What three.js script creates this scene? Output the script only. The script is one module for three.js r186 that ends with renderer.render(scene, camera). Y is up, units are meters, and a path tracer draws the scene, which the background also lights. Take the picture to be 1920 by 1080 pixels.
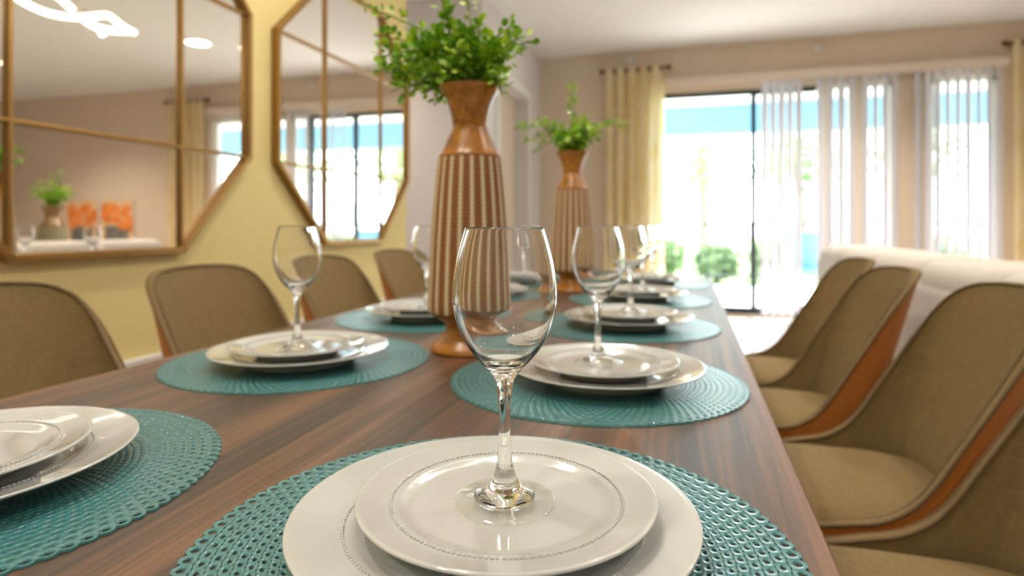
import * as THREE from 'three';
import { mergeGeometries } from 'three/addons/utils/BufferGeometryUtils.js';
import { RoundedBoxGeometry } from 'three/addons/geometries/RoundedBoxGeometry.js';
import { RectAreaLightUniformsLib } from 'three/addons/lights/RectAreaLightUniformsLib.js';
import { ImprovedNoise } from 'three/addons/math/ImprovedNoise.js';

// ------------------------------------------------------------------ camera, sky, sun, exposure
const EYE = 0.9825;                                   // eye height; the floor is y = 0
const scene = new THREE.Scene();
const camera = new THREE.PerspectiveCamera(2 * Math.atan(540 / 1130) * 180 / Math.PI, 16 / 9, 0.02, 200);
camera.position.set(0, EYE, 0);
camera.rotation.y = Math.atan(330 / 1130);
camera.setViewOffset(1920, 1080, 0, 118, 1920, 1080);  // vertical lens shift: upright verticals with a low horizon
camera.focus = 0.435;
camera.userData.fStop = 4.4;
camera.updateProjectionMatrix();
const renderer = new THREE.WebGLRenderer();
renderer.toneMapping = THREE.LinearToneMapping;
renderer.toneMappingExposure = 1.02;
renderer.shadowMap.enabled = true;
RectAreaLightUniformsLib.init();
scene.background = new THREE.Color().setRGB(0.82, 0.91, 1.0);
scene.backgroundIntensity = 11;
const sun = new THREE.DirectionalLight(new THREE.Color().setRGB(1.0, 0.95, 0.86), 22);
sun.position.set(3.2, 7.6, -16.9); sun.target.position.set(0.6, 0, -6.5);
sun.castShadow = true; sun.shadow.mapSize.set(2048, 2048);
Object.assign(sun.shadow.camera, { left: -14, right: 14, top: 12, bottom: -12, near: 0.5, far: 40 });
scene.add(sun, sun.target);

// ------------------------------------------------------------------ helpers
const WARM = new THREE.Color().setRGB(1.0, 0.88, 0.72);
function rng(seed) { let a = seed >>> 0; return () => { a = (a + 0x6D2B79F5) >>> 0; let t = Math.imul(a ^ (a >>> 15), 1 | a); t = (t + Math.imul(t ^ (t >>> 7), 61 | t)) ^ t; return ((t ^ (t >>> 14)) >>> 0) / 4294967296; }; }
const noise = new ImprovedNoise();
const used = {};
function numbered(n) { if (!(n in used)) { used[n] = 0; return n; } used[n]++; return n + '_' + String(used[n]).padStart(3, '0'); }
// positions are given as x to the right, y above the floor, f forward along the table (world z = -f)
function thing(name, label, category, x = 0, y = 0, f = 0, turn = 0, group) {
  const o = new THREE.Group(); o.name = numbered(name); o.position.set(x, y, -f); o.rotation.y = turn;
  o.userData = { label, category }; if (group) o.userData.group = group; scene.add(o); return o;
}
function part(name, geo, mat, parent, label) {
  const m = new THREE.Mesh(geo, mat); m.name = name; m.castShadow = m.receiveShadow = true;
  if (label) m.userData.label = label; parent.add(m); return m;
}
function struct(name, geo, mat, label, category) {
  const m = new THREE.Mesh(geo, mat); m.name = numbered(name); m.castShadow = m.receiveShadow = true;
  m.userData = { kind: 'structure', label, category }; scene.add(m); return m;
}
function structGroup(name, label, category) {
  const g = new THREE.Group(); g.name = numbered(name); g.userData = { kind: 'structure', label, category }; scene.add(g); return g;
}
// box from extents, f ranges forward
function bx(x0, x1, y0, y1, f0, f1) { const g = new THREE.BoxGeometry(x1 - x0, y1 - y0, f1 - f0); g.translate((x0 + x1) / 2, (y0 + y1) / 2, -(f0 + f1) / 2); worldUV(g); return g; }
function rbx(x0, x1, y0, y1, f0, f1, r = 0.005, s = 2) { const g = new RoundedBoxGeometry(x1 - x0, y1 - y0, f1 - f0, s, r); g.translate((x0 + x1) / 2, (y0 + y1) / 2, -(f0 + f1) / 2); worldUV(g); return g; }
function worldUV(g) {
  const p = g.attributes.position, n = g.attributes.normal, uv = new Float32Array(p.count * 2);
  for (let i = 0; i < p.count; i++) {
    const ax = Math.abs(n.getX(i)), ay = Math.abs(n.getY(i)), az = Math.abs(n.getZ(i));
    if (ay >= ax && ay >= az) { uv[2 * i] = p.getX(i); uv[2 * i + 1] = p.getZ(i); }
    else if (ax >= az) { uv[2 * i] = p.getZ(i); uv[2 * i + 1] = p.getY(i); }
    else { uv[2 * i] = p.getX(i); uv[2 * i + 1] = p.getY(i); }
  }
  g.setAttribute('uv', new THREE.BufferAttribute(uv, 2)); return g;
}
const merge = (l) => mergeGeometries(l.map((g) => { const q = g.index ? g.toNonIndexed() : g.clone(); for (const k of Object.keys(q.attributes)) if (!['position', 'normal', 'uv'].includes(k)) q.deleteAttribute(k); return q; }));
const lathe = (pts, seg = 64) => new THREE.LatheGeometry(pts.map(([x, y]) => new THREE.Vector2(x, y)), seg);
const spline = (pts, n) => new THREE.SplineCurve(pts.map(([x, y]) => new THREE.Vector2(x, y))).getPoints(n).map((v) => [Math.max(0, v.x), v.y]);
function gridGeo(nu, nv, fn, closedU = false) {
  const pos = [], uv = [], idx = [];
  for (let j = 0; j <= nv; j++) for (let i = 0; i <= nu; i++) { const p = fn(i / nu, j / nv); pos.push(p[0], p[1], p[2]); uv.push(p[3] ?? i / nu, p[4] ?? j / nv); }
  for (let j = 0; j < nv; j++) for (let i = 0; i < nu; i++) { const a = j * (nu + 1) + i, b = a + 1, c = a + nu + 1, d = c + 1; idx.push(a, b, d, a, d, c); }
  const g = new THREE.BufferGeometry(); g.setAttribute('position', new THREE.Float32BufferAttribute(pos, 3)); g.setAttribute('uv', new THREE.Float32BufferAttribute(uv, 2)); g.setIndex(idx); g.computeVertexNormals();
  return g;
}
const tube = (pts, r, seg = 40, rad = 8, closed = false) => new THREE.TubeGeometry(new THREE.CatmullRomCurve3(pts.map((p) => new THREE.Vector3(...p)), closed), seg, r, rad, closed);
function tex(w, h, fn, srgb = true, rx = 1, ry = 1) {
  const d = new Uint8Array(w * h * 4);
  for (let y = 0; y < h; y++) for (let x = 0; x < w; x++) { const c = fn(x / w, y / h), o = (y * w + x) * 4; d[o] = c[0]; d[o + 1] = c[1]; d[o + 2] = c[2]; d[o + 3] = 255; }
  const t = new THREE.DataTexture(d, w, h); t.wrapS = t.wrapT = THREE.RepeatWrapping; t.magFilter = THREE.LinearFilter; t.minFilter = THREE.LinearMipmapLinearFilter; t.generateMipmaps = true;
  if (srgb) t.colorSpace = THREE.SRGBColorSpace; t.repeat.set(rx, ry); t.needsUpdate = true; return t;
}
const clamp = (v, a = 0, b = 255) => Math.max(a, Math.min(b, v));
const S = (o) => new THREE.MeshStandardMaterial(o), PH = (o) => new THREE.MeshPhysicalMaterial(o);

// ------------------------------------------------------------------ materials
const R0 = rng(11);
const weave = tex(256, 256, (u, v) => { const a = Math.sin(u * 2 * Math.PI * 64) * Math.sin(v * 2 * Math.PI * 64); const n = R0(); const k = 128 + 50 * a + 70 * (n - 0.5); return [k, k, k]; }, false, 12, 12);
const woodTex = (() => {
  const r = rng(5), W = 1024, H = 2048, fine = new Float32Array(W), band = [];
  for (let i = 0; i < W; i++) fine[i] = r();
  return tex(W, H, (u, v) => {
    // u across the board (0.94 m), v along the grain (2.5 m)
    const x = u * 0.94, y = v * 2.5;
    const wob = 0.012 * noise.noise(x * 5, y * 1.3, 3) + 0.004 * noise.noise(x * 24, y * 3.1, 8);
    const xx = x + wob;
    const broad = noise.noise(xx * 13, y * 0.55, 1.5), mid = noise.noise(xx * 55, y * 1.1, 7.7), thin = noise.noise(xx * 210, y * 2.6, 2.2), hair = noise.noise(xx * 620, y * 9, 5.1);
    let k = 0.5 + 0.50 * broad + 0.42 * mid + 0.34 * thin + 0.22 * hair;
    const dark = Math.max(0, noise.noise(xx * 90, y * 1.6, 21) - 0.30) * 1.5 + Math.max(0, noise.noise(xx * 26, y * 0.7, 33) - 0.28) * 1.1;
    k = clamp(k - dark, 0, 1);
    const g = (r() - 0.5) * 10;
    return [clamp(46 + 84 * k + g), clamp(32 + 57 * k + g), clamp(22 + 39 * k + g)];
  }, true, 1, 1);
})();
const fabricTex = tex(256, 256, (u, v) => { const n = 0.5 + 0.35 * noise.noise(u * 60, v * 14, 3.3) + 0.25 * noise.noise(u * 14, v * 60, 7.3), k = clamp(208 + 34 * n + 30 * (R0() - 0.5)); return [k, k, k * 0.98]; }, true, 1, 1);
const wallBump = tex(256, 256, () => { const k = 100 + 110 * R0(); return [k, k, k]; }, false, 2, 2);
const M = {
  wallYellow: S({ color: new THREE.Color().setRGB(0.78, 0.65, 0.30), roughness: 0.85, bumpMap: wallBump, bumpScale: 0.0004 }),
  wallTan: S({ color: new THREE.Color().setRGB(0.70, 0.58, 0.46), roughness: 0.9, bumpMap: wallBump, bumpScale: 0.0004 }),
  wallPale: S({ color: new THREE.Color().setRGB(0.70, 0.66, 0.66), roughness: 0.9, bumpMap: wallBump, bumpScale: 0.0004 }),
  ceiling: S({ color: new THREE.Color().setRGB(0.82, 0.80, 0.78), roughness: 0.95, bumpMap: wallBump, bumpScale: 0.0006 }),
  white: S({ color: new THREE.Color().setRGB(0.78, 0.77, 0.75), roughness: 0.5 }),
  valance: S({ color: new THREE.Color().setRGB(0.72, 0.62, 0.53), roughness: 0.7 }),
  floor: PH({ color: new THREE.Color().setRGB(0.58, 0.55, 0.52), roughness: 0.22 }),
  wood: PH({ map: woodTex, roughness: 0.46, clearcoat: 0.6, clearcoatRoughness: 0.42, bumpMap: woodTex, bumpScale: 0.0003 }),
  woodLeg: S({ color: new THREE.Color().setRGB(0.06, 0.035, 0.022), roughness: 0.5 }),
  china: PH({ color: new THREE.Color().setRGB(0.63, 0.66, 0.665), roughness: 0.10, clearcoat: 1, clearcoatRoughness: 0.03 }),
  glass: PH({ color: 0xffffff, roughness: 0.0, transmission: 1, ior: 1.5, thickness: 0.01 }),
  footGlass: PH({ color: new THREE.Color().setRGB(0.98, 0.985, 0.975), roughness: 0.0, transmission: 1, ior: 1.5, thickness: 0 }),
  pane: PH({ color: 0xffffff, roughness: 0.0, transmission: 1, ior: 1.45, thickness: 0 }),
  mat: PH({ color: new THREE.Color().setRGB(0.062, 0.245, 0.27), roughness: 0.28, metalness: 0.0, clearcoat: 0.6, clearcoatRoughness: 0.25 }),
  fabric: PH({ map: fabricTex, color: new THREE.Color().setRGB(0.36, 0.25, 0.11), roughness: 0.92, bumpMap: weave, bumpScale: 0.0006, sheen: 0.25, sheenRoughness: 0.5, sheenColor: new THREE.Color(0.5, 0.42, 0.3) }),
  cognac: PH({ color: new THREE.Color().setRGB(0.48, 0.175, 0.032), roughness: 0.5 }),
  piping: S({ color: new THREE.Color().setRGB(0.16, 0.105, 0.05), roughness: 0.8 }),
  chairLeg: S({ color: new THREE.Color().setRGB(0.05, 0.03, 0.02), roughness: 0.45 }),
  gold: S({ color: new THREE.Color().setRGB(0.34, 0.19, 0.055), roughness: 0.4, metalness: 0.75 }),
  mirror: S({ color: new THREE.Color().setRGB(0.90, 0.87, 0.83), roughness: 0.015, metalness: 1 }),
  sofa: S({ color: new THREE.Color().setRGB(0.72, 0.68, 0.64), roughness: 0.75, bumpMap: weave, bumpScale: 0.0004 }),
  bronze: S({ color: new THREE.Color().setRGB(0.03, 0.04, 0.05), roughness: 0.4, metalness: 0.4 }),
  slat: PH({ color: new THREE.Color().setRGB(0.70, 0.69, 0.76), roughness: 1, transmission: 0.06, thickness: 0, side: THREE.DoubleSide }),
  rod: S({ color: new THREE.Color().setRGB(0.16, 0.08, 0.035), roughness: 0.4, metalness: 0.5 }),
};

// ------------------------------------------------------------------ room shell
const CEIL = EYE + 1.95, WALLF = 6.88, LWX = -1.75, LW2X = -1.66, RWX = 7.2, REARF = -4.2, DOORTOP = EYE + 1.45;
struct('floor', bx(-4.4, RWX + 0.15, -0.12, 0, REARF - 0.15, WALLF + 0.15), M.floor, 'pale glossy tile floor of the open dining and living room', 'floor');
struct('ceiling', bx(-4.4, RWX + 0.15, CEIL, CEIL + 0.15, REARF - 0.15, WALLF + 0.15), M.ceiling, 'smooth off-white ceiling over dining and living room', 'ceiling');
struct('wall_left', bx(LWX - 0.15, LWX, 0, CEIL, REARF, 3.55), M.wallYellow, 'pale yellow dining wall carrying the mirrors', 'wall');
{ // white wainscot below the yellow paint
  const g = structGroup('trim_1', 'white wainscot panel below the yellow wall behind the chairs', 'wainscot');
  part('wainscot_board', bx(LWX, LWX + 0.012, 0.1, 0.52, REARF, 3.55), M.white, g);
  part('cap_rail', rbx(LWX, LWX + 0.03, 0.52, 0.545, REARF, 3.55, 0.006), M.white, g);
  part('baseboard', rbx(LWX, LWX + 0.018, 0, 0.1, REARF, 3.55, 0.004), M.white, g);
}
struct('wall_hall', merge([bx(-4.4, LWX - 0.15, 0, CEIL, 3.4, 3.55), bx(-4.55, -4.4, 0, CEIL, 3.4, 4.95), bx(-4.4, LW2X - 0.15, 0, CEIL, 4.8, 4.95)]), M.wallPale, 'pale grey walls of the hall opening past the yellow wall', 'wall');
struct('wall_left_far', merge([bx(LW2X - 0.15, LW2X, 0, CEIL, 4.8, 5.25), bx(LW2X - 0.15, LW2X, 0, CEIL, 6.3, WALLF), bx(LW2X - 0.15, LW2X, EYE + 1.36, CEIL, 5.25, 6.3)]), M.wallPale, 'pale living room wall with a doorway beside the curtain', 'wall');
{
  const g = structGroup('door_1', 'tan door recessed in the pale wall near the back corner', 'door');
  part('door_slab', bx(LW2X - 0.2, LW2X - 0.15, 0.01, EYE + 1.36, 5.2, 6.35), M.wallTan, g);
  part('casing', merge([rbx(LW2X, LW2X + 0.018, 0, EYE + 1.36, 6.3, 6.39, 0.004), rbx(LW2X, LW2X + 0.018, 0, EYE + 1.36, 5.16, 5.25, 0.004), rbx(LW2X, LW2X + 0.018, EYE + 1.36, EYE + 1.45, 5.16, 6.39, 0.004)]), M.white, g);
}
const OPEN = [[-0.42, 1.34, 0.03], [1.385, 1.62, 0.1], [1.70, 1.99, 0.1], [2.31, 2.87, 0.1]];
{
  const l = [bx(LW2X - 0.15, RWX, DOORTOP, CEIL, WALLF, WALLF + 0.15)]; let x = LW2X - 0.15;
  for (const [a, b, s] of OPEN) { l.push(bx(x, a, 0, DOORTOP, WALLF, WALLF + 0.15)); l.push(bx(a, b, 0, s, WALLF, WALLF + 0.15)); x = b; }
  l.push(bx(x, RWX, 0, DOORTOP, WALLF, WALLF + 0.15));
  struct('wall_back', merge(l), M.wallTan, 'tan back wall with the sliding door and narrow windows', 'wall');
}
struct('wall_right', bx(RWX, RWX + 0.15, 0, CEIL, REARF, WALLF), M.wallPale, 'pale far side wall of the living room', 'wall');
struct('wall_rear', bx(-1.9, RWX, 0, CEIL, REARF - 0.15, REARF), M.wallPale, 'pale wall of the kitchen end', 'wall');
struct('baseboard_back', merge([rbx(LW2X, -0.42, 0, 0.11, WALLF - 0.018, WALLF, 0.004), rbx(2.87, RWX, 0, 0.11, WALLF - 0.018, WALLF, 0.004)]), M.white, 'white baseboard along the tan back wall', 'baseboard');
{ // sliding glass door
  const g = structGroup('door_2', 'sliding glass patio door with dark bronze frame', 'sliding door'); const [a, b] = OPEN[0];
  part('outer_frame', merge([bx(a, b, DOORTOP - 0.02, DOORTOP, 6.9, 7.0), bx(a, a + 0.03, 0.03, DOORTOP, 6.9, 7.0), bx(b - 0.015, b, 0.03, DOORTOP, 6.9, 7.0), bx(a, b, 0.03, 0.05, 6.88, 7.02)]), M.bronze, g);
  for (const [p, q, f] of [[a + 0.03, 0.70, 6.915], [0.65, b - 0.015, 6.955]]) {
    const s = part('sash', merge([bx(p, p + 0.035, 0.05, DOORTOP - 0.02, f, f + 0.03), bx(q - (q > 1 ? 0.012 : 0.035), q, 0.05, DOORTOP - 0.02, f, f + 0.03), bx(p + 0.035, q - 0.035, 0.05, 0.10, f, f + 0.03), bx(p + 0.035, q - 0.035, DOORTOP - 0.05, DOORTOP - 0.02, f, f + 0.03)]), M.bronze, g);
    part('pane', bx(p + 0.035, q - 0.035, 0.10, DOORTOP - 0.05, f + 0.015, f + 0.0151), M.pane, s);
  }
  part('pull_handle', rbx(0.655, 0.69, 1.0, 1.25, 6.88, 6.915, 0.006), M.bronze, g);
}
OPEN.slice(1).forEach(([a, b, s], i) => {
  const g = structGroup('window_' + (i + 1), ['slim window beside the sliding door, behind the blinds', 'slim window between the two tan wall piers', 'wide window beside the right-hand curtain, behind the blinds'][i], 'window');
  part('window_frame', merge([bx(a, b, DOORTOP - 0.04, DOORTOP, 6.92, 6.98), bx(a, b, s, s + 0.04, 6.92, 6.98), bx(a, a + 0.035, s, DOORTOP, 6.92, 6.98), bx(b - 0.035, b, s, DOORTOP, 6.92, 6.98)]), M.white, g);
  part('pane', bx(a + 0.035, b - 0.035, s + 0.04, DOORTOP - 0.04, 6.95, 6.9501), M.pane, g);
});

// ------------------------------------------------------------------ outdoors
{
  const lawn = S({ color: new THREE.Color().setRGB(0.24, 0.33, 0.12), roughness: 1 });
  const ground = struct('ground', bx(-30, 40, -0.3, -0.06, 10.6, 60), lawn, 'green lawn beyond the patio', 'lawn');
  struct('patio_slab', bx(-5, 10, -0.2, -0.02, WALLF + 0.15, 10.6), S({ color: new THREE.Color().setRGB(0.66, 0.64, 0.60), roughness: 0.8 }), 'pale concrete patio outside the sliding door', 'patio');
  struct('patio_roof', bx(-5, 10, EYE + 1.70, EYE + 1.85, WALLF + 0.15, 9.2), S({ color: new THREE.Color().setRGB(0.80, 0.82, 0.84), roughness: 0.9 }), 'white boarded patio roof underside', 'roof');
  const blue = S({ color: new THREE.Color().setRGB(0.17, 0.45, 0.70), roughness: 0.7 });
  const bm = struct('patio_beam', bx(-5, 10, EYE + 1.30, EYE + 1.70, 9.0, 9.2), blue, 'bright blue fascia beam across the patio opening', 'beam');
  for (const x of [-4.2, 5.2]) { const c = struct('patio_column', rbx(x - 0.12, x + 0.12, -0.02, EYE + 1.30, 8.98, 9.22, 0.01), M.white, 'white column carrying the patio beam', 'column'); }
  const fence = thing('garden_railing', 'dark metal railing with thin pickets at the edge of the patio', 'railing', 0, 0, 10.5);
  for (const y of [0.12, 0.98]) part('rail', rbx(-4, 8, y, y + 0.04, -0.02, 0.02, 0.004), M.bronze, fence);
  const pk = new THREE.BoxGeometry(0.016, 0.86, 0.016);
  for (let i = 0; i < 90; i++) { const m = part('picket', pk, M.bronze, fence); m.position.set(-3.95 + i * 0.133, 0.56, 0); }
  for (const x of [-4, -1, 2, 5, 8]) part('post', rbx(x - 0.03, x + 0.03, -0.06, 1.08, -0.03, 0.03, 0.004), M.bronze, fence);
  // trees and shrubs
  const leafMats = [[0.30, 0.42, 0.20], [0.38, 0.48, 0.24], [0.24, 0.36, 0.17]].map((c) => PH({ color: new THREE.Color().setRGB(...c), roughness: 0.9, transmission: 0.3, thickness: 0, side: THREE.DoubleSide }));
  const bark = S({ color: new THREE.Color().setRGB(0.30, 0.22, 0.17), roughness: 0.9 });
  const tree = (name, label, x, f, h, r, trunk, mi, seed) => {
    const t = thing(name, ['mid green ', 'pale yellow-green ', 'dark green '][mi] + label, trunk ? 'tree' : 'shrub', x, -0.06, f, 0, trunk ? 'trees beyond the railing' : 'shrubs beyond the railing'), q = rng(seed), pos = [];
    for (let i = 0; i < 1500; i++) {
      const a = q() * 6.283, e = Math.acos(2 * q() - 1), k = Math.cbrt(q()) * (0.72 + 0.5 * noise.noise(a * 1.4, e * 2.3, seed));
      const c = [r * k * Math.sin(e) * Math.cos(a), (trunk ? h - r : r * 0.75) + r * 0.8 * k * Math.cos(e), r * k * Math.sin(e) * Math.sin(a)], s = 0.05 + 0.07 * q();
      const u = new THREE.Vector3(q() - 0.5, q() - 0.5, q() - 0.5).normalize(), v = new THREE.Vector3(q() - 0.5, q() - 0.5, q() - 0.5).cross(u).normalize();
      pos.push(c[0] + u.x * s, c[1] + u.y * s, c[2] + u.z * s, c[0] - u.x * s * 0.6 + v.x * s * 0.6, c[1] - u.y * s * 0.6 + v.y * s * 0.6, c[2] - u.z * s * 0.6 + v.z * s * 0.6, c[0] - u.x * s * 0.6 - v.x * s * 0.6, c[1] - u.y * s * 0.6 - v.y * s * 0.6, c[2] - u.z * s * 0.6 - v.z * s * 0.6);
    }
    const g = new THREE.BufferGeometry(); g.setAttribute('position', new THREE.Float32BufferAttribute(pos, 3)); g.computeVertexNormals();
    const fo = part('foliage', g, leafMats[mi], t); fo.userData.kind = 'stuff';
    if (trunk) part('trunk', tube([[0, 0, 0], [0.05, h * 0.3, 0.03], [-0.04, h * 0.6, 0], [0, h - r * 0.6, 0]], 0.11, 10, 8), bark, t);
    else for (const [dx, dz] of [[0, 0], [0.08, 0.05], [-0.07, 0.03]]) part('stem', tube([[dx * 0.5, 0, dz * 0.5], [dx, r * 0.4, dz], [dx * 2, r * 0.9, dz * 2]], 0.02, 6, 6), bark, t);
  };
  [[-2.2, 15, 4.6, 1.7, 0], [0.4, 18, 4.4, 1.6, 1], [2.6, 16, 4.0, 1.4, 2], [5.2, 17, 5.0, 1.9, 0], [8.6, 16, 4.6, 1.8, 1]].forEach(([x, f, h, r, m], i) => tree('garden_tree', 'leafy garden tree standing on the lawn beyond the railing', x, f, h, r, true, m, 100 + i));
  [[-1.6, 11.6, 0.55, 2], [-0.5, 12.2, 0.6, 0], [0.5, 11.5, 0.5, 2], [1.5, 12.0, 0.6, 1], [2.7, 11.6, 0.55, 0], [4.0, 11.9, 0.6, 2]].forEach(([x, f, r, m], i) => tree('garden_shrub', 'low rounded shrub planted just beyond the railing', x, f, 1, r, false, m, 200 + i));
  const ch = thing('patio_chair', 'blue patio chair on the concrete outside the blinds', 'chair', 1.42, -0.02, 8.3);
  part('seat', rbx(-0.24, 0.24, 0.38, 0.45, -0.24, 0.24, 0.02), blue, ch); part('backrest', rbx(-0.24, 0.24, 0.45, 0.92, 0.2, 0.26, 0.02), blue, ch);
  for (const sx of [-0.21, 0.21]) for (const sz of [-0.21, 0.21]) part('leg', rbx(sx - 0.015, sx + 0.015, 0, 0.38, sz - 0.015, sz + 0.015, 0.003), M.bronze, ch);
}

// ------------------------------------------------------------------ curtains, blinds
{
  const clothTex = tex(512, 512, (u, v) => {
    const n = noise.noise(u * 5, v * 5, 4.4) + 0.3 * noise.noise(u * 17, v * 17, 9.1), k = clamp(n * 0.9 + 0.5, 0, 1);
    return [clamp(248 - 8 * k), clamp(236 - 16 * k), clamp(206 - 44 * k)];
  }, true, 1, 1);
  const cloth = PH({ map: clothTex, roughness: 1, transmission: 0.42, thickness: 0, side: THREE.DoubleSide });
  const drape = (x0, x1, label, folds, seed) => {
    const c = (x0 + x1) / 2, w = x1 - x0, t = thing('curtain', label, 'curtain', c, 0, WALLF - 0.1), q = rng(seed), ph = Array.from({ length: 6 }, () => q() * 6.28);
    part('cloth', gridGeo(140, 24, (u, v) => {
      const y = 0.03 + v * (EYE + 1.74 - 0.03), a = u * folds * 2 * Math.PI;
      const amp = 0.045 * (0.85 + 0.15 * Math.sin(a * 0.37 + ph[0])), sway = (1 - v) * 0.012 * Math.sin(a * 0.5 + ph[1]);
      return [(u - 0.5) * w + 0.012 * Math.sin(a * 2 + ph[2]) + sway, y, amp * Math.sin(a + 0.3 * Math.sin(3 * v + ph[3])), u * w * 2.2, y];
    }), cloth, t);
    for (let i = 0; i < folds * 2; i++) { const r = part('grommet', new THREE.TorusGeometry(0.024, 0.004, 8, 20), M.rod, t); r.position.set(((i + 0.5) / (folds * 2) - 0.5) * w, EYE + 1.71, 0); r.rotation.y = Math.PI / 2 - 0.5; }
    const rd = thing('curtain_rod', 'dark curtain rod with ball ends above ' + (x0 < 0 ? 'the curtain by the doorway' : 'the curtain past the windows'), 'rod', c, EYE + 1.72, WALLF - 0.1);
    const rg = new THREE.CylinderGeometry(0.012, 0.012, w + 0.08, 16); rg.rotateZ(Math.PI / 2); part('pole', rg, M.rod, rd);
    for (const s of [-1, 1]) { const f = part('finial', new THREE.SphereGeometry(0.03, 20, 14), M.rod, rd); f.position.x = s * (w / 2 + 0.05); const b = part('bracket', bx(-0.01, 0.01, -0.012, 0.012, 0, 0.1), M.rod, rd); b.position.x = s * (w / 2 - 0.02); }
  };
  drape(-0.88, -0.25, 'cream yellow curtain beside the sliding door, near the doorway', 5, 3);
  drape(2.93, 3.55, 'cream yellow curtain past the windows at the sofa end', 5, 4);
  const blind = (label, xs, ang, hbot) => {
    const x0 = xs[0] - 0.06, x1 = xs[xs.length - 1] + 0.06, t = thing('vertical_blind', label, 'blind', 0, 0, WALLF - 0.07);
    part('headrail', rbx(x0, x1, EYE + 1.52, EYE + 1.56, -0.02, 0.03, 0.006), M.white, t);
    const h = EYE + 1.52 - hbot, g = gridGeo(4, 1, (u, v) => [(u - 0.5) * 0.089, hbot + v * h, 0.008 * (1 - (2 * u - 1) ** 2)]);
    xs.forEach((x, i) => { const s = part('slat', g, M.slat, t); s.position.x = x; s.rotation.y = ang + 0.10 * Math.sin(i * 2.3); });
  };
  { const v = thing('blind_valance', 'long pale valance box above the sliding door and the blinds', 'valance', 0, 0, WALLF); part('fascia', rbx(-0.22, 2.9, EYE + 1.50, EYE + 1.585, -0.125, -0.115, 0.003), M.valance, v); part('top_board', rbx(-0.22, 2.9, EYE + 1.585, EYE + 1.595, -0.125, 0, 0.003), M.valance, v); }
  const run = (a, b, n) => Array.from({ length: n }, (_, i) => a + (b - a) * i / (n - 1));
  blind('white vertical blind stacked beside the open glass of the sliding door', run(0.775, 1.10, 5), 0.62, 0.05);
  blind('white vertical blind over the slim window next to the sliding door', run(1.30, 1.59, 4), 0.6, 0.05);
  blind('white vertical blind over the slim window between the tan piers', run(1.715, 1.975, 4), 0.7, 0.05);
  blind('white vertical blind over the wide window beside the far curtain', run(2.17, 2.85, 9), 0.68, 0.05);
  [[-0.62, 1.86], [1.29, 1.83]].forEach(([x, y], i) => {
    const t = thing('sprinkler_head', ['small white wall sprinkler above the curtain near the doorway', 'small white wall sprinkler above the blinds'][i], 'sprinkler', x, EYE + y, WALLF);
    const d = new THREE.CylinderGeometry(0.035, 0.04, 0.012, 24); d.rotateX(Math.PI / 2); part('escutcheon', d, M.white, t).position.z = 0.006;
    const n = new THREE.CylinderGeometry(0.012, 0.016, 0.05, 16); n.rotateX(Math.PI / 2); part('nozzle', n, M.white, t).position.z = 0.035;
    part('deflector', rbx(-0.022, 0.022, 0.004, 0.01, -0.075, -0.045, 0.002), M.white, t);
  });
}

// ------------------------------------------------------------------ mirrors on the yellow wall
{
  const mirror = (f0, label) => {
    // local u along the wall (forward), v up; octagon with a 3 x 3 grid of panes
    const t = thing('wall_mirror', label, 'mirror', LWX, EYE, f0, 0, 'octagonal mirrors');
    const U = [0, 0.37, 0.935, 1.272], V = [-0.088, 0.277, 0.856, 1.22];
    const oct = [[U[1], V[0]], [U[2], V[0]], [U[3], V[1]], [U[3], V[2]], [U[2], V[3]], [U[1], V[3]], [U[0], V[2]], [U[0], V[1]]];
    const P = (u, v, d) => [d, v, -u];
    part('backing', (() => { const s = new THREE.Shape(oct.map(([u, v]) => new THREE.Vector2(u, v))); const g = new THREE.ExtrudeGeometry(s, { depth: 0.012, bevelEnabled: false }); g.rotateY(Math.PI / 2); g.translate(0.002, 0, 0); return g; })(), M.piping, t);
    // panes
    for (let i = 0; i < 3; i++) for (let j = 0; j < 3; j++) {
      const a = [[U[i], V[j]], [U[i + 1], V[j]], [U[i + 1], V[j + 1]], [U[i], V[j + 1]]]; let poly = a;
      if (i !== 1 && j !== 1) { const k = i === 0 ? (j === 0 ? 0 : 3) : (j === 0 ? 1 : 2); poly = a.filter((_, n) => n !== k); }
      const s = new THREE.Shape(poly.map(([u, v]) => new THREE.Vector2(u, v))); const g = new THREE.ExtrudeGeometry(s, { depth: 0.003, bevelEnabled: false }); g.rotateY(Math.PI / 2); g.translate(0.0142, 0, 0);
      part('mirror_pane', g, M.mirror, t);
    }
    const bar = (p, q, w, d0, d1, name) => {
      const du = q[0] - p[0], dv = q[1] - p[1], L = Math.hypot(du, dv); const g = new RoundedBoxGeometry(d1 - d0, w, L + w * 0.55, 2, 0.004); g.rotateX(Math.atan2(dv, du));
      g.translate((d0 + d1) / 2, (p[1] + q[1]) / 2, -(p[0] + q[0]) / 2); part(name, g, M.gold, t);
    };
    oct.forEach((p, k) => bar(p, oct[(k + 1) % 8], 0.022, 0.002, 0.04, 'frame_rail'));
    for (const k of [1, 2]) { bar([U[k], V[0]], [U[k], V[3]], 0.014, 0.012, 0.030, 'grid_bar'); bar([U[0], V[k]], [U[3], V[k]], 0.014, 0.012, 0.0295, 'grid_bar'); }
  };
  mirror(0.79, 'octagonal gold-framed mirror behind the first two chairs along the yellow wall');
  mirror(2.243, 'octagonal gold-framed mirror next to the end of the yellow wall');
}

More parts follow.
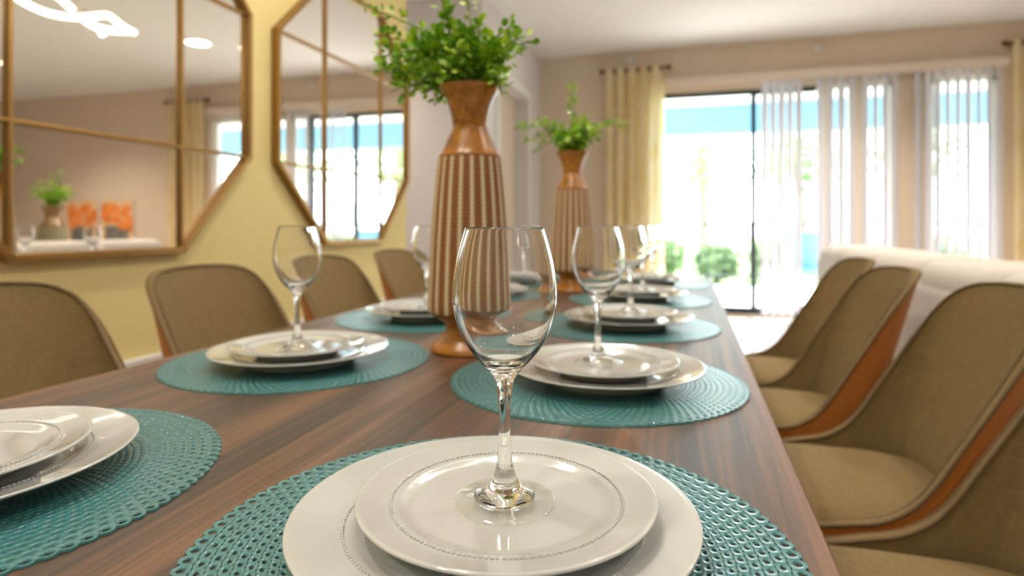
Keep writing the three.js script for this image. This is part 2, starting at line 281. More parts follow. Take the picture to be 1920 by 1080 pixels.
// ------------------------------------------------------------------ dining table
const TY = EYE - 0.2225, TX0 = -0.845, TX1 = 0.095, TF0 = 0.12, TF1 = 2.66;
{
  const t = thing('dining_table', 'long walnut-brown wooden dining table set with plates and glasses', 'table', (TX0 + TX1) / 2, 0, (TF0 + TF1) / 2);
  const w = (TX1 - TX0) / 2, l = (TF1 - TF0) / 2;
  const top = new RoundedBoxGeometry(2 * w, 0.034, 2 * l, 3, 0.004); top.translate(0, TY - 0.017, 0);
  { const p = top.attributes.position, uv = top.attributes.uv; for (let i = 0; i < p.count; i++) uv.setXY(i, (p.getX(i) + p.getY(i) + w) / 0.94, (p.getZ(i) + l) / 2.5); }
  part('tabletop', top, M.wood, t);
  for (const s of [-1, 1]) {
    part('apron', rbx(s * (w - 0.09) - 0.01, s * (w - 0.09) + 0.01, TY - 0.10, TY - 0.034, -l + 0.15, l - 0.15, 0.003), M.woodLeg, t);
    part('apron', rbx(-w + 0.1, w - 0.1, TY - 0.10, TY - 0.034, s * (l - 0.15) - 0.01, s * (l - 0.15) + 0.01, 0.003), M.woodLeg, t);
    part('pedestal', rbx(-0.06, 0.06, 0.05, TY - 0.034, s * (l - 0.55) - 0.06, s * (l - 0.55) + 0.06, 0.008), M.woodLeg, t);
    part('foot', rbx(-0.30, 0.30, 0, 0.05, s * (l - 0.55) - 0.05, s * (l - 0.55) + 0.05, 0.01), M.woodLeg, t);
  }
}

// ------------------------------------------------------------------ perforated round placemats
const matGeo = (M_) => {
  const N = 104, R = 0.2055, rIn = 0.088, TH = 0.002, step = 0.047, rings = Math.floor(Math.log(R / rIn) / step), pos = [], nor = [], idx = [];
  const add = (a, r, y, n) => { pos.push(r * Math.cos(a), y, r * Math.sin(a)); const l = Math.hypot(...n); nor.push(n[0] / l, n[1] / l, n[2] / l); return pos.length / 3 - 1; };
  const da = Math.PI / N;
  for (let k = 0; k < rings; k++) {
    const r1 = R * Math.exp(-step * k), r0 = R * Math.exp(-step * (k + 1)), outer = k === 0;
    for (let i = 0; i < N; i++) {
      const ac = 2 * da * (i + (k % 2) * 0.5), big = k % 2 === 0;
      const hx = 0.62, hy = big ? 0.54 : 0.44, o = [], h = [], b = [];
      const map = (x, y) => { let r = r0 + (r1 - r0) * (y + 1) / 2; if (outer && y > -1) r += 0.0028 * Math.cos(x * Math.PI / 2) * (y + 1) / 2; return [ac + x * da, r]; };
      for (let m = 0; m < M_; m++) {
        const th = 2 * Math.PI * (m + 0.5) / M_, c = Math.cos(th), s = Math.sin(th), q = 1 / Math.max(Math.abs(c), Math.abs(s));
        const [oa, or] = map(c * q, s * q), [ha, hr] = map(c * hx, s * hy), rad = [Math.cos(ac), Math.sin(ac)], tan = [-Math.sin(ac), Math.cos(ac)];
        o.push(add(oa, or, TH, [0, 1, 0]));
        const ix = -(c * tan[0] + s * rad[0]), iz = -(c * tan[1] + s * rad[1]);
        h.push(add(ha, hr, TH, [ix * 0.4, 1, iz * 0.4])); b.push(add(ha, hr, 0.0002, [ix, 0.15, iz]));
      }
      for (let m = 0; m < M_; m++) { const n = (m + 1) % M_; idx.push(o[m], o[n], h[n], o[m], h[n], h[m], h[m], h[n], b[n], h[m], b[n], b[m]); }
      if (outer) for (let m = 0; m < 6; m++) { // scalloped rim wall
        const x0 = -1 + m / 3, x1 = -1 + (m + 1) / 3, [a0, q0] = map(x0, 1), [a1, q1] = map(x1, 1);
        const A = add(a0, q0, TH, [Math.cos(a0), 0.6, Math.sin(a0)]), B = add(a1, q1, TH, [Math.cos(a1), 0.6, Math.sin(a1)]), C = add(a0, q0, 0, [Math.cos(a0), 0, Math.sin(a0)]), D = add(a1, q1, 0, [Math.cos(a1), 0, Math.sin(a1)]);
        idx.push(A, B, D, A, D, C);
      }
      if (big) { // small raised tongue inside every second ring of holes
        const cI = add(ac, r0 + (r1 - r0) * 0.36, 0.0011, [0, 1, 0]), f = [];
        for (let m = 0; m <= 6; m++) { const th = Math.PI * (1 + m / 6), [a2, r2] = map(Math.cos(th) * hx * 0.62, -0.28 + Math.abs(0)), y = -0.55 * Math.sin(Math.PI * m / 6); const [a3, r3] = map(Math.cos(Math.PI * m / 6) * hx * 0.55, -0.1 + y * 0.75); f.push(add(a3, r3, 0.0010, [0, 1, 0])); }
        for (let m = 0; m < 6; m++) idx.push(cI, f[m + 1], f[m]);
      }
    }
  }
  const rE = R * Math.exp(-step * rings), c = add(0, 0.0001, TH, [0, 1, 0]), ring = [];
  for (let m = 0; m < 128; m++) ring.push(add(2 * Math.PI * m / 128, rE * 1.0005, TH, [0, 1, 0]));
  for (let m = 0; m < 128; m++) idx.push(c, ring[(m + 1) % 128], ring[m]);
  const g = new THREE.BufferGeometry(); g.setAttribute('position', new THREE.Float32BufferAttribute(pos, 3)); g.setAttribute('normal', new THREE.Float32BufferAttribute(nor, 3)); g.setIndex(idx); return g;
};
const matNear = matGeo(14), matFar = matGeo(8);

// ------------------------------------------------------------------ plates and glasses
const plateProfile = (R, H, well, rWell, rBead, rFoot, yFoot) => {
  // top surface from the centre outwards, round lip, underside back to the foot ring
  const top = [[0.0001, well], [rWell * 0.6, well], [rWell * 0.9, well + 0.0002], [rWell, well + 0.0012], [rWell + 0.004, well + 0.0034], [rBead - 0.0018, well + 0.0042], [rBead + 0.0022, well + 0.0044], [rBead + 0.006, well + 0.0052], [(R + rBead) / 2 + 0.004, (well + 0.0052 + H) / 2 + 0.0002], [R - 0.004, H - 0.0006], [R - 0.0014, H]];
  const lip = [[R - 0.0003, H - 0.0004], [R, H - 0.0012], [R - 0.0003, H - 0.0021]];
  const under = [[R - 0.003, H - 0.0032], [(R + rBead) / 2, (well + 0.0052 + H) / 2 - 0.0042], [rBead, well - 0.0008], [rWell - 0.002, well - 0.0042], [rFoot + 0.004, yFoot + 0.003], [rFoot + 0.002, 0.0004], [rFoot, 0], [rFoot - 0.002, 0.0004], [rFoot - 0.004, yFoot], [0.0001, yFoot]];
  return lathe([...under.slice().reverse(), ...lip.slice().reverse(), ...top.slice().reverse()], 128);
};
const beadRing = (r, y, n, s) => { const b = new THREE.SphereGeometry(s, 8, 6), l = []; for (let i = 0; i < n; i++) { const a = 2 * Math.PI * i / n, g = b.clone(); g.scale(1, 0.7, 1); g.translate(r * Math.cos(a), y, r * Math.sin(a)); l.push(g); } return mergeGeometries(l); };
const dinnerGeo = plateProfile(0.14, 0.024, 0.0128, 0.092, 0.1035, 0.082, 0.006), dinnerBeads = beadRing(0.1035, 0.0175, 190, 0.0013);
const saladGeo = plateProfile(0.1044, 0.0200, 0.0112, 0.070, 0.0808, 0.060, 0.006), saladBeads = beadRing(0.0808, 0.0160, 150, 0.0013);
const GH = 0.1943;
const glassGeo = (() => {
  const outer = [...spline([[0.0215, 0.0062], [0.0165, 0.0086], [0.0125, 0.0120], [0.0088, 0.0175], [0.0060, 0.0265], [0.0046, 0.0380], [0.0041, 0.0520], [0.0043, 0.0660], [0.0051, 0.0770], [0.0068, 0.0862], [0.0110, 0.0930], [0.0180, 0.1003], [0.0255, 0.1095], [0.0322, 0.1225], [0.0358, 0.1350], [0.0370, 0.1460], [0.0364, 0.1570], [0.0343, 0.1700], [0.0310, 0.1830], [0.0281, GH - 0.0012]], 110), [0.0279, GH - 0.0004], [0.0274, GH], [0.0269, GH - 0.0005]];
  const inner = spline([[0.0268, GH - 0.0014], [0.0298, 0.1828], [0.0331, 0.1698], [0.0352, 0.1568], [0.0358, 0.1460], [0.0346, 0.1352], [0.0310, 0.1233], [0.0244, 0.1113], [0.0168, 0.1035], [0.0085, 0.0996], [0.0001, 0.0988]], 60);
  return lathe([[0.0001, 0.0034], [0.010, 0.0032], [0.0195, 0.0030], [0.0213, 0.0036], [0.0216, 0.0050], ...outer, ...inner], 72);
})();
const footGeo = lathe([[0.0216, 0.0030], [0.027, 0.0010], [0.0325, 0.0], ...spline([[0.0335, 0.0], [0.0354, 0.0007], [0.0357, 0.0018], [0.0350, 0.0030], [0.030, 0.0042], [0.0217, 0.0061]], 30)], 72);
const yMat = TY + 0.002;
const settings = [
  // side, dinner (x,f), salad, glass or null, mat (x,f), where
  ['A', [-0.1306, 0.404], [-0.1232, 0.4086], [-0.1244, 0.4074], [-0.1320, 0.404], 'fifth setting from the glass door, sofa side', true],
  ['B', [-0.1150, 0.868], [-0.1150, 0.853], [-0.1222, 0.8523], [-0.1287, 0.867], 'fourth setting from the glass door, sofa side', true],
  ['C', [-0.1275, 1.348], [-0.1270, 1.352], [-0.1240, 1.375], [-0.1390, 1.352], 'third setting from the glass door, sofa side', false],
  ['D', [-0.1400, 1.835], [-0.1390, 1.835], [-0.1300, 1.835], [-0.1390, 1.835], 'second setting from the glass door, sofa side', false],
  ['E', [-0.1300, 2.320], [-0.1300, 2.320], [-0.1270, 2.320], [-0.1300, 2.320], 'first setting from the glass door, sofa side', false],
  ['F', [-0.6090, 0.360], [-0.6020, 0.352], null, [-0.6060, 0.362], 'fifth setting from the glass door, mirror side', true],
  ['G', [-0.6053, 0.8473], [-0.6026, 0.8347], [-0.5925, 0.8191], [-0.6140, 0.860], 'fourth setting from the glass door, mirror side', true],
  ['H', [-0.6040, 1.330], [-0.6030, 1.325], [-0.5980, 1.325], [-0.6060, 1.330], 'third setting from the glass door, mirror side', false],
  ['I', [-0.6050, 1.830], [-0.6050, 1.828], [-0.6000, 1.828], [-0.6060, 1.830], 'second setting from the glass door, mirror side', false],
  ['J', [-0.6050, 2.310], [-0.6050, 2.310], [-0.6000, 2.310], [-0.6060, 2.310], 'first setting from the glass door, mirror side', false],
];
settings.forEach(([k, d, s, gl, m, where, near], i) => {
  const t = thing('placemat', 'round perforated teal placemat, ' + where, 'placemat', m[0], TY, m[1], i * 0.7, 'teal round placemats');
  part('perforated_disc', near ? matNear : matFar, M.mat, t);
  const p = thing('dinner_plate', 'large white beaded dinner plate, ' + where, 'plate', d[0], yMat, d[1], i, 'white dinner plates');
  part('plate_body', dinnerGeo, M.china, p); part('bead_ring', dinnerBeads, M.china, p);
  const q = thing('salad_plate', 'small white beaded salad plate, ' + where, 'plate', s[0], yMat + 0.0133, s[1], i * 1.3, 'white salad plates');
  part('plate_body', saladGeo, M.china, q); part('bead_ring', saladBeads, M.china, q);
  if (gl) {
    const w = thing('wine_glass', 'empty clear wine glass on plates, ' + where, 'wine glass', gl[0], yMat + 0.0246, gl[1], i * 0.4, 'clear wine glasses');
    part('bowl_and_stem', glassGeo, M.glass, w); part('foot', footGeo, M.footGlass, w);
  }
});

// ------------------------------------------------------------------ upholstered chairs
// local axes: the chair faces -x, y up, width along z
const chairParts = (() => {
  const half = [[-0.325, 0.190, 0.436], [-0.305, 0.207, 0.450], [-0.235, 0.214, 0.456], [-0.165, 0.217, 0.461], [-0.10, 0.222, 0.474], [-0.04, 0.226, 0.490], [0.0, 0.227, 0.525], [0.030, 0.226, 0.600], [0.062, 0.222, 0.705], [0.088, 0.211, 0.800], [0.112, 0.184, 0.845], [0.134, 0.122, 0.860], [0.143, 0.05, 0.865]];
  half.forEach((p) => { p[1] *= 0.915; });
  const full = [...half.map(([x, z, h]) => new THREE.Vector3(x, h, z)), ...half.slice().reverse().map(([x, z, h]) => new THREE.Vector3(x, h, -z))];
  const curve = new THREE.CatmullRomCurve3(full, false, 'centripetal'), NU = 72, pts = curve.getSpacedPoints(NU);
  const nrm = pts.map((p, i) => { const a = pts[Math.max(0, i - 1)], b = pts[Math.min(NU, i + 1)]; const dx = b.x - a.x, dz = b.z - a.z, l = Math.hypot(dx, dz) || 1; return [-dz / l * 1, dx / l]; }).map(([x, z], i) => { const p = pts[i]; const out = (x * (p.x + 0.1) + z * p.z) >= 0 ? 1 : -1; return [x * out, z * out]; });
  const lean = 0.28, at = (i, y, off) => { const p = pts[i], n = nrm[i], L = lean * Math.max(0, y - 0.47) * (0.55 + 0.45 * Math.min(1, Math.max(0, (p.x + 0.06) / 0.15))); return [p.x + n[0] * off + L, y, p.z + n[1] * off]; };
  const th = 0.015, yb = 0.40, yo = 0.345;
  const inner = gridGeo(NU, 14, (u, v) => { const i = Math.round(u * NU), p = pts[i], y = yb + (p.y - yb) * v, q = at(i, y, 0); return [...q, q[2] * 4 + u, y * 4]; });
  const outer = gridGeo(NU, 14, (u, v) => { const i = NU - Math.round(u * NU), p = pts[i], y = yo + (p.y - yo) * v, tuck = y < 0.45 ? (0.45 - y) * 0.25 : 0, q = at(i, y, th - tuck); return [...q, u, y]; });
  const bandG = gridGeo(NU, 8, (u, v) => { const i = Math.round(u * NU), p = pts[i], a = Math.PI * v, q = at(i, p.y + 0.006 * Math.sin(a), th * (1 - Math.cos(a)) / 2); return [...q, u * 6, v]; });
  const pipe = (off) => tube(pts.filter((_, k) => k % 2 === 0).map((p, k) => { const q = at(k * 2, p.y + 0.002, off); return q; }), 0.003, 120, 8);
  // front closing strips of the two wing ends
  const seatG = gridGeo(40, 40, (u, v) => {
    const a = u * 2 * Math.PI, e = 0.42, c = Math.cos(a), s = Math.sin(a), rx = 0.245, rz = 0.198, sx = Math.sign(c) * Math.abs(c) ** e, sz = Math.sign(s) * Math.abs(s) ** e;
    const ph = v * Math.PI / 2, k = Math.sin(ph) ** 0.55, y = 0.405 + 0.088 * Math.cos(ph) ** 0.42;
    return [-0.092 + rx * sx * k, y - 0.012 * k * k * Math.max(0, -sx) * 0.6, rz * sz * k, rx * sx * k * 4, rz * sz * k * 4];
  });
  seatG.index.array.reverse?.(); seatG.computeVertexNormals();
  const apron = new RoundedBoxGeometry(0.46, 0.075, 0.42, 3, 0.02); apron.translate(-0.10, 0.375, 0);
  const legG = new THREE.CylinderGeometry(0.019, 0.011, 0.36, 14); legG.translate(0, 0.18, 0);
  return { inner, outer, bandG, pipes: [pipe(-0.001), pipe(th + 0.001)], seatG, apron, legG };
})();
function chair(x, f, turn, label, group) {
  const t = thing('dining_chair', label, 'chair', x, 0, f, turn, group), c = chairParts;
  part('seat_cushion', c.seatG, M.fabric, t);
  part('backrest', c.inner, M.fabric, t);
  part('outer_shell', c.outer, M.cognac, t, 'cognac brown outer shell');
  part('edge_band', c.bandG, M.fabric, t);
  for (const p of c.pipes) part('piping', p, M.piping, t);
  part('seat_frame', c.apron, M.fabric, t);
  for (const [lx, lz] of [[-0.27, 0.17], [-0.27, -0.17], [0.07, 0.16], [0.07, -0.16]]) { const l = part('leg', c.legG, M.chairLeg, t); l.position.set(lx, 0, lz); l.rotation.z = lx < 0 ? -0.06 : 0.09; l.rotation.x = lz < 0 ? -0.0 : 0.0; }
  return t;
}
const CX = 0.35;
[[CX + 0.02, 0.885, 'fourth from the glass door, sofa side'], [CX, 1.35, 'third from the glass door, sofa side'], [CX - 0.055, 1.835, 'second from the glass door, sofa side'], [CX - 0.03, 2.31, 'first from the glass door, sofa side']].forEach(([x, f, w]) =>
  chair(x, f, 0, 'taupe shell chair with cognac outside, ' + w, 'dining chairs on the sofa side'));
[[-1.07, 0.80, 'under the first mirror'], [-1.07, 1.37, 'under the end of the first mirror'], [-1.07, 1.94, 'under the gap between the mirrors'], [-1.07, 2.51, 'under the second mirror']].forEach(([x, f, w]) =>
  chair(x, f, Math.PI, 'taupe shell dining chair pushed up to the table ' + w, 'dining chairs on the mirror side'));

// ------------------------------------------------------------------ ribbed vases and greenery
const vaseProf = [[0.0001, 0.004], [0.062, 0.004], [0.069, 0.0], [0.071, 0.004], [0.066, 0.012], [0.052, 0.026], [0.042, 0.038], [0.046, 0.050], [0.060, 0.060], [0.0715, 0.068], [0.0738, 0.080], [0.0730, 0.110], [0.0690, 0.190], [0.0622, 0.280], [0.0560, 0.338], [0.0540, 0.346], [0.0490, 0.354], [0.0400, 0.374], [0.0330, 0.390], [0.0306, 0.398], [0.0318, 0.404], [0.0345, 0.420], [0.0410, 0.442], [0.0505, 0.460], [0.0555, 0.4665], [0.0550, 0.4685], [0.0520, 0.4665], [0.0440, 0.452], [0.0330, 0.425], [0.0285, 0.400], [0.034, 0.375], [0.048, 0.335], [0.060, 0.26]];
const glaze = tex(512, 512, (u, v) => { const n = 0.5 + 0.5 * noise.noise(u * 8, v * 8, 2.1) + 0.3 * noise.noise(u * 26, v * 26, 6.3), k = clamp(n, 0, 1); return [clamp(142 + 70 * k), clamp(86 + 56 * k), clamp(20 + 22 * k)]; }, true, 2, 2);
const bodyTex = tex(64, 512, (u, v) => { const k = 0.5 + 0.5 * Math.sin(v * 2 * Math.PI * 100), n = R0() * 14; return [clamp(126 + 26 * k + n), clamp(76 + 22 * k + n), clamp(36 + 14 * k + n)]; }, true, 1, 1);
const ribTex = tex(64, 512, (u, v) => { const k = 0.5 + 0.5 * Math.sin(v * 2 * Math.PI * 60), n = R0() * 16; return [clamp(206 + 24 * k + n), clamp(188 + 26 * k + n), clamp(152 + 30 * k + n)]; }, true, 1, 1);
const vaseMats = (tone) => ({
  neck: PH({ map: glaze, color: tone[0], roughness: 0.34, clearcoat: 0.4, clearcoatRoughness: 0.25 }),
  body: S({ map: bodyTex, color: tone[1], roughness: 0.65, bumpMap: bodyTex, bumpScale: 0.0006 }),
  rib: S({ map: ribTex, color: tone[2], roughness: 0.8, bumpMap: ribTex, bumpScale: 0.0006 }),
});
function vase(label, x, y, f, sc, fat, mats, turn, group) {
  const t = thing('ribbed_vase', label, 'vase', x, y, f, turn, group), pr = (a, b) => vaseProf.slice(a, b).map(([r, h]) => [r * sc * fat, h * sc]);
  part('foot', lathe(pr(0, 9), 48), mats.neck, t);
  const bodyPts = spline(pr(8, 16), 40); part('body', lathe(bodyPts, 96), mats.body, t);
  part('neck', lathe(spline(pr(15, vaseProf.length), 80), 64), mats.neck, t);
  const strip = bodyPts.filter(([r, h]) => h > 0.070 * sc && h < 0.342 * sc);
  const rg = gridGeo(4, strip.length - 1, (u, v) => { const [r, h] = strip[Math.round(v * (strip.length - 1))], w = 0.058, a = (u - 0.5) * 2 * w, rr = r + 0.0016 * sc * Math.cos((u - 0.5) * Math.PI) - 0.0002; return [rr * Math.sin(a), h, rr * Math.cos(a), u * 0.2, h / sc * 2.2]; });
  for (let i = 0; i < 20; i++) { const r = part('rib', rg, mats.rib, t); r.rotation.y = i * Math.PI / 10; }
  return t;
}
const W1 = new THREE.Color(1, 1, 1), warmVase = vaseMats([W1, W1, W1]);
vase('tall caramel ribbed vase with flared neck, nearer one of the two on the table', -0.375, TY, 1.015, 1, 1, warmVase, 0.1, 'ribbed vases on the dining table');
vase('tall caramel ribbed vase with flared neck, farther one of the two on the table', -0.377, TY, 2.02, 1, 1, warmVase, 0.4, 'ribbed vases on the dining table');
const leafMat = [[0.34, 0.60, 0.022], [0.16, 0.38, 0.016], [0.56, 0.74, 0.035]].map((c) => PH({ color: new THREE.Color().setRGB(...c), roughness: 0.5, transmission: 0.38, thickness: 0, side: THREE.DoubleSide }));
const stemMat = S({ color: new THREE.Color().setRGB(0.16, 0.22, 0.05), roughness: 0.7 });
const leafGeo = (() => { const p = [0, 0, 0], idx = []; const n = 9; for (let i = 0; i < n; i++) { const a = 2 * Math.PI * i / n, r = 1; p.push(r * Math.sin(a) * 0.86, 0.16 * Math.abs(Math.sin(a)), -1 + r * Math.cos(a) * -1); } const q = [0, -0.05, -1]; p[0] = q[0]; p[1] = q[1]; p[2] = q[2]; for (let i = 0; i < n; i++) idx.push(0, 1 + i, 1 + (i + 1) % n); const g = new THREE.BufferGeometry(); g.setAttribute('position', new THREE.Float32BufferAttribute(p, 3)); g.setIndex(idx); g.computeVertexNormals(); return g; })();
function bouquet(name, label, x, y, f, stems, seed, single, leafR, group) {
  const t = thing(name, label, 'plant', x, y, f, 0, group), q = rng(seed), items = [];
  for (const [end, bend, nodes, r0, cl] of stems) {
    const a = new THREE.Vector3((q() - 0.5) * 0.02, -0.05, (q() - 0.5) * 0.02), m = new THREE.Vector3(end[0] * 0.28 + bend[0], Math.max(0.02, end[1] * 0.35 + bend[1]), end[2] * 0.28 + (bend[2] || 0)), e = new THREE.Vector3(...end);
    const c = new THREE.CatmullRomCurve3([a, new THREE.Vector3(end[0] * 0.06, 0.0, end[2] * 0.06), m, e]);
    const stem = part('stem', new THREE.TubeGeometry(c, 16, 0.0016, 6, false), stemMat, t);
    for (let k = 0; k < nodes; k++) {
      const s = 0.30 + 0.70 * (k + q() * 0.5) / nodes, p = c.getPoint(Math.min(1, s)), tan = c.getTangent(Math.min(1, s));
      for (let j = 0; j < cl; j++) {
        const d = new THREE.Vector3(q() - 0.5, q() - 0.35, q() - 0.5).normalize().addScaledVector(tan, 0.35).normalize(), sc = leafR * r0 * (0.65 + 0.6 * q()) * (1.15 - 0.45 * s);
        const o = new THREE.Object3D(); o.position.copy(p).addScaledVector(d, 0.004 + q() * 0.012); o.up.set(q() - 0.5, 1, q() - 0.5).normalize(); o.lookAt(o.position.clone().sub(d)); o.rotateZ((q() - 0.5) * 2); o.rotateX((q() - 0.5) * 0.8); o.scale.setScalar(sc); o.updateMatrix();
        items.push({ stem, m: o.matrix, p: o.position.clone(), k: q() < 0.45 ? 0 : q() < 0.6 ? 1 : 2 });
      }
    }
  }
  items.sort((a, b) => b.p.z - a.p.z);
  items.slice(0, single).forEach((it) => { const l = part('leaf', leafGeo, leafMat[it.k], it.stem); l.applyMatrix4(it.m); });
  for (let k = 0; k < 3; k++) { const rest = items.slice(single).filter((it) => it.k === k); if (!rest.length) continue; const fo = part('foliage', mergeGeometries(rest.map((it) => leafGeo.clone().applyMatrix4(it.m))), leafMat[k], t); fo.userData.kind = 'stuff'; }
}
{
  // ends are metres from the vase mouth: right, up, towards the camera
  const q = rng(77), st = [];
  [[[-0.20, 0.16, 0.05], [0, 0.03], 13, 0.9, 4], [[-0.17, 0.10, 0.04], [0, 0.03], 14, 1.1, 5], [[-0.15, 0.05, 0.07], [0, 0.05], 14, 1.1, 5], [[-0.02, 0.22, 0.0], [0.01, 0.02], 12, 0.9, 4], [[-0.05, 0.19, 0.03], [-0.02, 0.03], 12, 1.1, 5], [[0.115, 0.07, 0.02], [0.02, 0.03], 13, 0.85, 4], [[0.085, 0.10, 0.02], [0, 0.03], 12, 1.0, 4], [[0.07, -0.02, 0.03], [0.02, 0.05], 11, 0.9, 4], [[-0.11, -0.02, 0.05], [-0.02, 0.06], 12, 1, 4], [[-0.08, -0.02, 0.08], [0, 0.07], 9, 0.8, 3], [[0.098, 0.075, 0.03], [0.01, 0.02], 10, 1, 5], [[0.085, 0.045, 0.04], [0.02, 0.03], 10, 1, 5], [[0.07, 0.0, 0.045], [0.02, 0.05], 10, 0.9, 5], [[-0.04, 0.135, 0.02], [0, 0.02], 10, 1.1, 6], [[0.02, 0.12, 0.01], [0.01, 0.02], 10, 1.1, 6], [[-0.16, 0.03, 0.05], [-0.02, 0.05], 12, 1, 6]].forEach((s) => { s[4] += 2; st.push(s); });
  for (let i = 0; i < 84; i++) { const a = q() * 6.28, k = Math.sqrt(q()), e = Math.acos(2 * q() - 1); st.push([[-0.048 + 0.128 * k * Math.cos(a) * Math.sin(e), 0.040 + 0.072 * k * Math.cos(e), 0.09 * k * Math.sin(a) * Math.sin(e)], [0, 0.02], 8, 1.05, 7]); }
  bouquet('leafy_sprigs', 'dense bunch of bright green round-leaved sprigs in the nearer vase', -0.375, TY + 0.466, 1.015, st, 21, 300, 0.0092, 'greenery in the vases');
  const st2 = [[[0.005, 0.235, 0.0], [0, 0], 22, 0.9, 5], [[-0.20, 0.09, 0.02], [-0.02, 0.06], 18, 0.8, 5], [[0.19, 0.085, 0.02], [0.02, 0.05], 18, 0.8, 5], [[-0.17, 0.04, 0.03], [0, 0.05], 14, 0.9, 5], [[-0.11, 0.11, 0.03], [0, 0.03], 14, 1, 5], [[0.10, 0.05, 0.04], [0, 0.05], 12, 1, 5], [[-0.13, 0.0, 0.05], [0, 0.05], 10, 1, 4], [[0.06, 0.12, -0.02], [0, 0.02], 12, 1, 5]];
  for (let i = 0; i < 12; i++) { const a = q() * 6.28, r = 0.05 + 0.05 * q(); st2.push([[r * Math.cos(a), 0.03 + 0.05 * q(), r * Math.sin(a)], [0, 0.02], 8, 1.1, 6]); }
  bouquet('leafy_sprigs', 'spiky bunch of green sprigs with one tall stem in the farther vase', -0.377, TY + 0.466, 2.02, st2, 22, 0, 0.0105, 'greenery in the vases');
}

// ------------------------------------------------------------------ white sofa with its back to the table
{
  const t = thing('sofa', 'long white upholstered sofa with its back to the dining chairs', 'sofa', 1.2, 0, 2.7);
  part('base', rbx(-0.42, 0.45, 0.10, 0.42, -1.35, 1.35, 0.04, 3), M.sofa, t);
  part('back_panel', rbx(-0.45, -0.27, 0.10, 0.80, -1.35, 1.35, 0.05, 4), M.sofa, t);
  for (let i = 0; i < 5; i++) { const f = -1.35 + 0.54 * i; part('back_cushion', rbx(-0.44, -0.10, 0.44, 0.865, f + 0.004, f + 0.536, 0.07, 5), M.sofa, t); part('seat_cushion', rbx(-0.15, 0.46, 0.42, 0.56, f + 0.004, f + 0.536, 0.05, 4), M.sofa, t); }
  for (const f of [-1.3, 1.3]) for (const x of [-0.36, 0.36]) part('leg', rbx(x - 0.025, x + 0.025, 0, 0.10, f - 0.025, f + 0.025, 0.004), M.woodLeg, t);
}

// ------------------------------------------------------------------ living room things seen in the mirror
{
  const t = thing('coffee_table', 'low pale coffee table in the living room carrying the grey vase', 'table', 2.53, 0, 4.42);
  part('tabletop', rbx(-0.55, 0.55, 0.40, 0.44, -0.32, 0.32, 0.01), M.white, t);
  for (const x of [-0.48, 0.48]) for (const f of [-0.26, 0.26]) part('leg', rbx(x - 0.025, x + 0.025, 0, 0.40, f - 0.025, f + 0.025, 0.004), M.white, t);
  const G = new THREE.Color().setRGB(0.45, 0.60, 0.55);
  vase('broad grey-green ribbed vase on the coffee table, seen in the mirror', 2.53, 0.44, 4.42, 1.56, 1.25, vaseMats([G, G, G]), 0);
  const q = rng(9), st = [[[-0.28, 0.16, 0.05], [0, 0.05], 14, 1, 5], [[0.28, 0.18, 0.02], [0, 0.05], 14, 1, 5], [[-0.12, 0.34, 0], [0, 0.04], 14, 1, 5], [[0.12, 0.24, 0.06], [0, 0.04], 14, 1, 5], [[0.03, 0.30, 0.0], [0, 0.02], 12, 1, 4]];
  for (let i = 0; i < 12; i++) { const a = q() * 6.28, r = 0.10 + 0.1 * q(); st.push([[r * Math.cos(a), 0.08 + 0.14 * q(), r * Math.sin(a)], [0, 0.03], 9, 1.1, 5]); }
  bouquet('leafy_sprigs', 'wide bunch of dark green sprigs in the grey-green vase', 2.53, 0.44 + 0.727, 4.42, st, 23, 0, 0.017, 'greenery in the vases');
  const paint = (seed) => tex(256, 384, (() => { const r = rng(seed), bl = Array.from({ length: 34 }, () => [r(), 0.46 + 0.42 * r(), 0.05 + 0.08 * r(), r()]); return (u, v) => {
    let c = [226, 190, 150]; const n = noise.noise(u * 7, v * 7, seed);
    if (v < 0.14) c = [214, 150, 96]; else if (v < 0.52 && Math.abs(u - 0.5) < 0.36 + 0.06 * n) c = [118 + 30 * n, 116 + 26 * n, 108 + 22 * n];
    for (const [x, y, s, k] of bl) { const d = Math.hypot((u - x), (v - y) * 1.5) / s + 0.5 * noise.noise(u * 26, v * 26, x * 9); if (d < 1) c = k < 0.6 ? [236, 158 - 30 * d, 66] : [216, 122, 44]; }
    return c; }; })(), true, 1, 1);
  [[4.55, 31, 'left'], [5.22, 32, 'right']].forEach(([x, s], i) => {
    const c = thing('canvas_painting', ['canvas of orange blossoms hung nearer the curtain, seen in the mirror', 'canvas of orange blossoms hung farther from the curtain, seen in the mirror'][i], 'painting', x, EYE - 0.03, WALLF - 0.02);
    const g = new THREE.PlaneGeometry(0.6, 0.8); g.translate(0, 0, 0.0205);
    part('stretched_canvas', rbx(-0.3, 0.3, -0.4, 0.4, -0.02, 0.02, 0.004), M.white, c); part('painted_face', g, S({ map: paint(s), roughness: 0.8 }), c);
  });
}

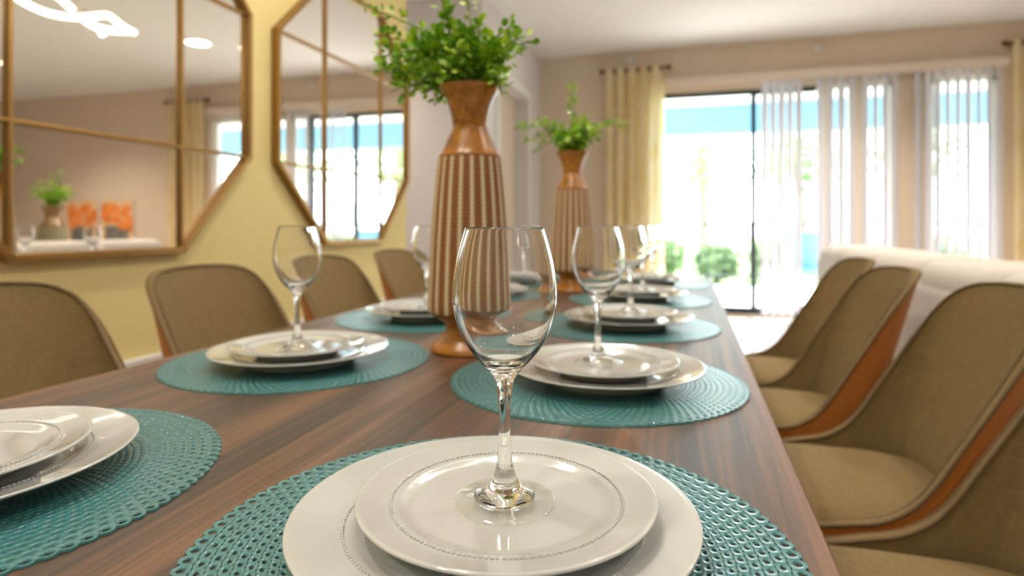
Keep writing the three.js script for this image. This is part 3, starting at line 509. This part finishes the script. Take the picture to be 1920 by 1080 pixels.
// ------------------------------------------------------------------ lamps
{
  // wavy linear chandelier over the table (its reflection shows in the mirror)
  const t = thing('linear_chandelier', 'wavy glowing tube chandelier hung above the dining table, seen in the mirror', 'chandelier', -0.375, EYE + 1.12, 1.6);
  const glow = S({ color: 0xffffff, emissive: new THREE.Color().setRGB(1.0, 0.90, 0.74), emissiveIntensity: 3.5 });
  const steel = S({ color: new THREE.Color().setRGB(0.5, 0.46, 0.36), roughness: 0.3, metalness: 0.9 });
  for (const ph of [0, Math.PI]) {
    const pts = []; for (let i = 0; i <= 60; i++) { const f = -1.15 + 2.3 * i / 60, e = Math.min(1, (1.15 - Math.abs(f)) / 0.22); pts.push([0.055 * e * Math.sin(f * 9 + ph), 0.05 * e * Math.cos(f * 9 + ph), -f]); }
    part('light_tube', tube(pts, 0.016, 160, 10), glow, t);
  }
  for (const f of [-0.8, 0, 0.8]) { const c = new THREE.CylinderGeometry(0.0025, 0.0025, CEIL - EYE - 1.12 - 0.03, 8); c.translate(0, (CEIL - EYE - 1.12) / 2, -f); part('suspension_wire', c, steel, t); part('clamp', rbx(-0.06, 0.06, -0.008, 0.008, f - 0.012, f + 0.012, 0.003), steel, t); }
  part('canopy', rbx(-0.06, 0.06, CEIL - EYE - 1.12 - 0.035, CEIL - EYE - 1.12, -0.9, 0.9, 0.008), steel, t);
  for (const f of [0.65, 1.28, 1.92, 2.55]) { const l = new THREE.PointLight(new THREE.Color().setRGB(1.0, 0.94, 0.84), 0.62); l.position.set(-0.375, EYE + 1.055, -f); l.castShadow = true; l.shadow.radius = 0.6; scene.add(l); }
  // ceiling downlights
  const lens = S({ color: 0xffffff, emissive: new THREE.Color().setRGB(1.0, 0.84, 0.62), emissiveIntensity: 12 });
  const down = [[1.56, 5.24, 0.12, 'big round flush ceiling light in the living room, seen in the mirror', 14], [1.22, 5.54, 0.05, 'small recessed downlight near the flush ceiling light', 7], [4.42, 5.26, 0.06, 'small recessed downlight above the paintings', 20], [4.4, 2.2, 0.07, 'recessed downlight over the far side of the living room', 16], [-1.0, 0.2, 0.07, 'recessed downlight washing the yellow wall at the near table end', 4], [-1.0, 2.2, 0.07, 'recessed downlight washing the yellow wall over the far chairs', 4], [1.5, 1.6, 0.07, 'recessed downlight above the near end of the sofa', 5], [1.5, 3.4, 0.07, 'recessed downlight above the far end of the sofa', 9], [-0.7, -1.6, 0.07, 'recessed downlight in the kitchen on the yellow wall side', 8], [1.0, -1.6, 0.07, 'recessed downlight in the middle of the kitchen', 8], [2.8, -1.6, 0.07, 'recessed downlight at the open side of the kitchen', 8], [-3.0, 4.15, 0.07, 'recessed downlight inside the hall opening', 9]];
  for (const [x, f, r, label, power] of down) {
    const d = thing('ceiling_downlight', label, 'ceiling light', x, CEIL, f, 0, 'ceiling downlights');
    part('trim_ring', lathe([[r, 0], [r + 0.018, 0], [r + 0.016, -0.006], [r, -0.008], [r, 0]], 32), M.white, d);
    const g = new THREE.CylinderGeometry(r, r, 0.004, 32); g.translate(0, -0.003, 0); part('lens', g, lens, d);
    const l = new THREE.SpotLight(WARM, power, 0, 1.15, 0.6, 2); l.position.set(x, CEIL - 0.03, -f); l.target.position.set(x, 0, -f); l.castShadow = true; l.shadow.radius = Math.max(2, r / 0.02); scene.add(l, l.target);
  }
}
renderer.render(scene, camera);
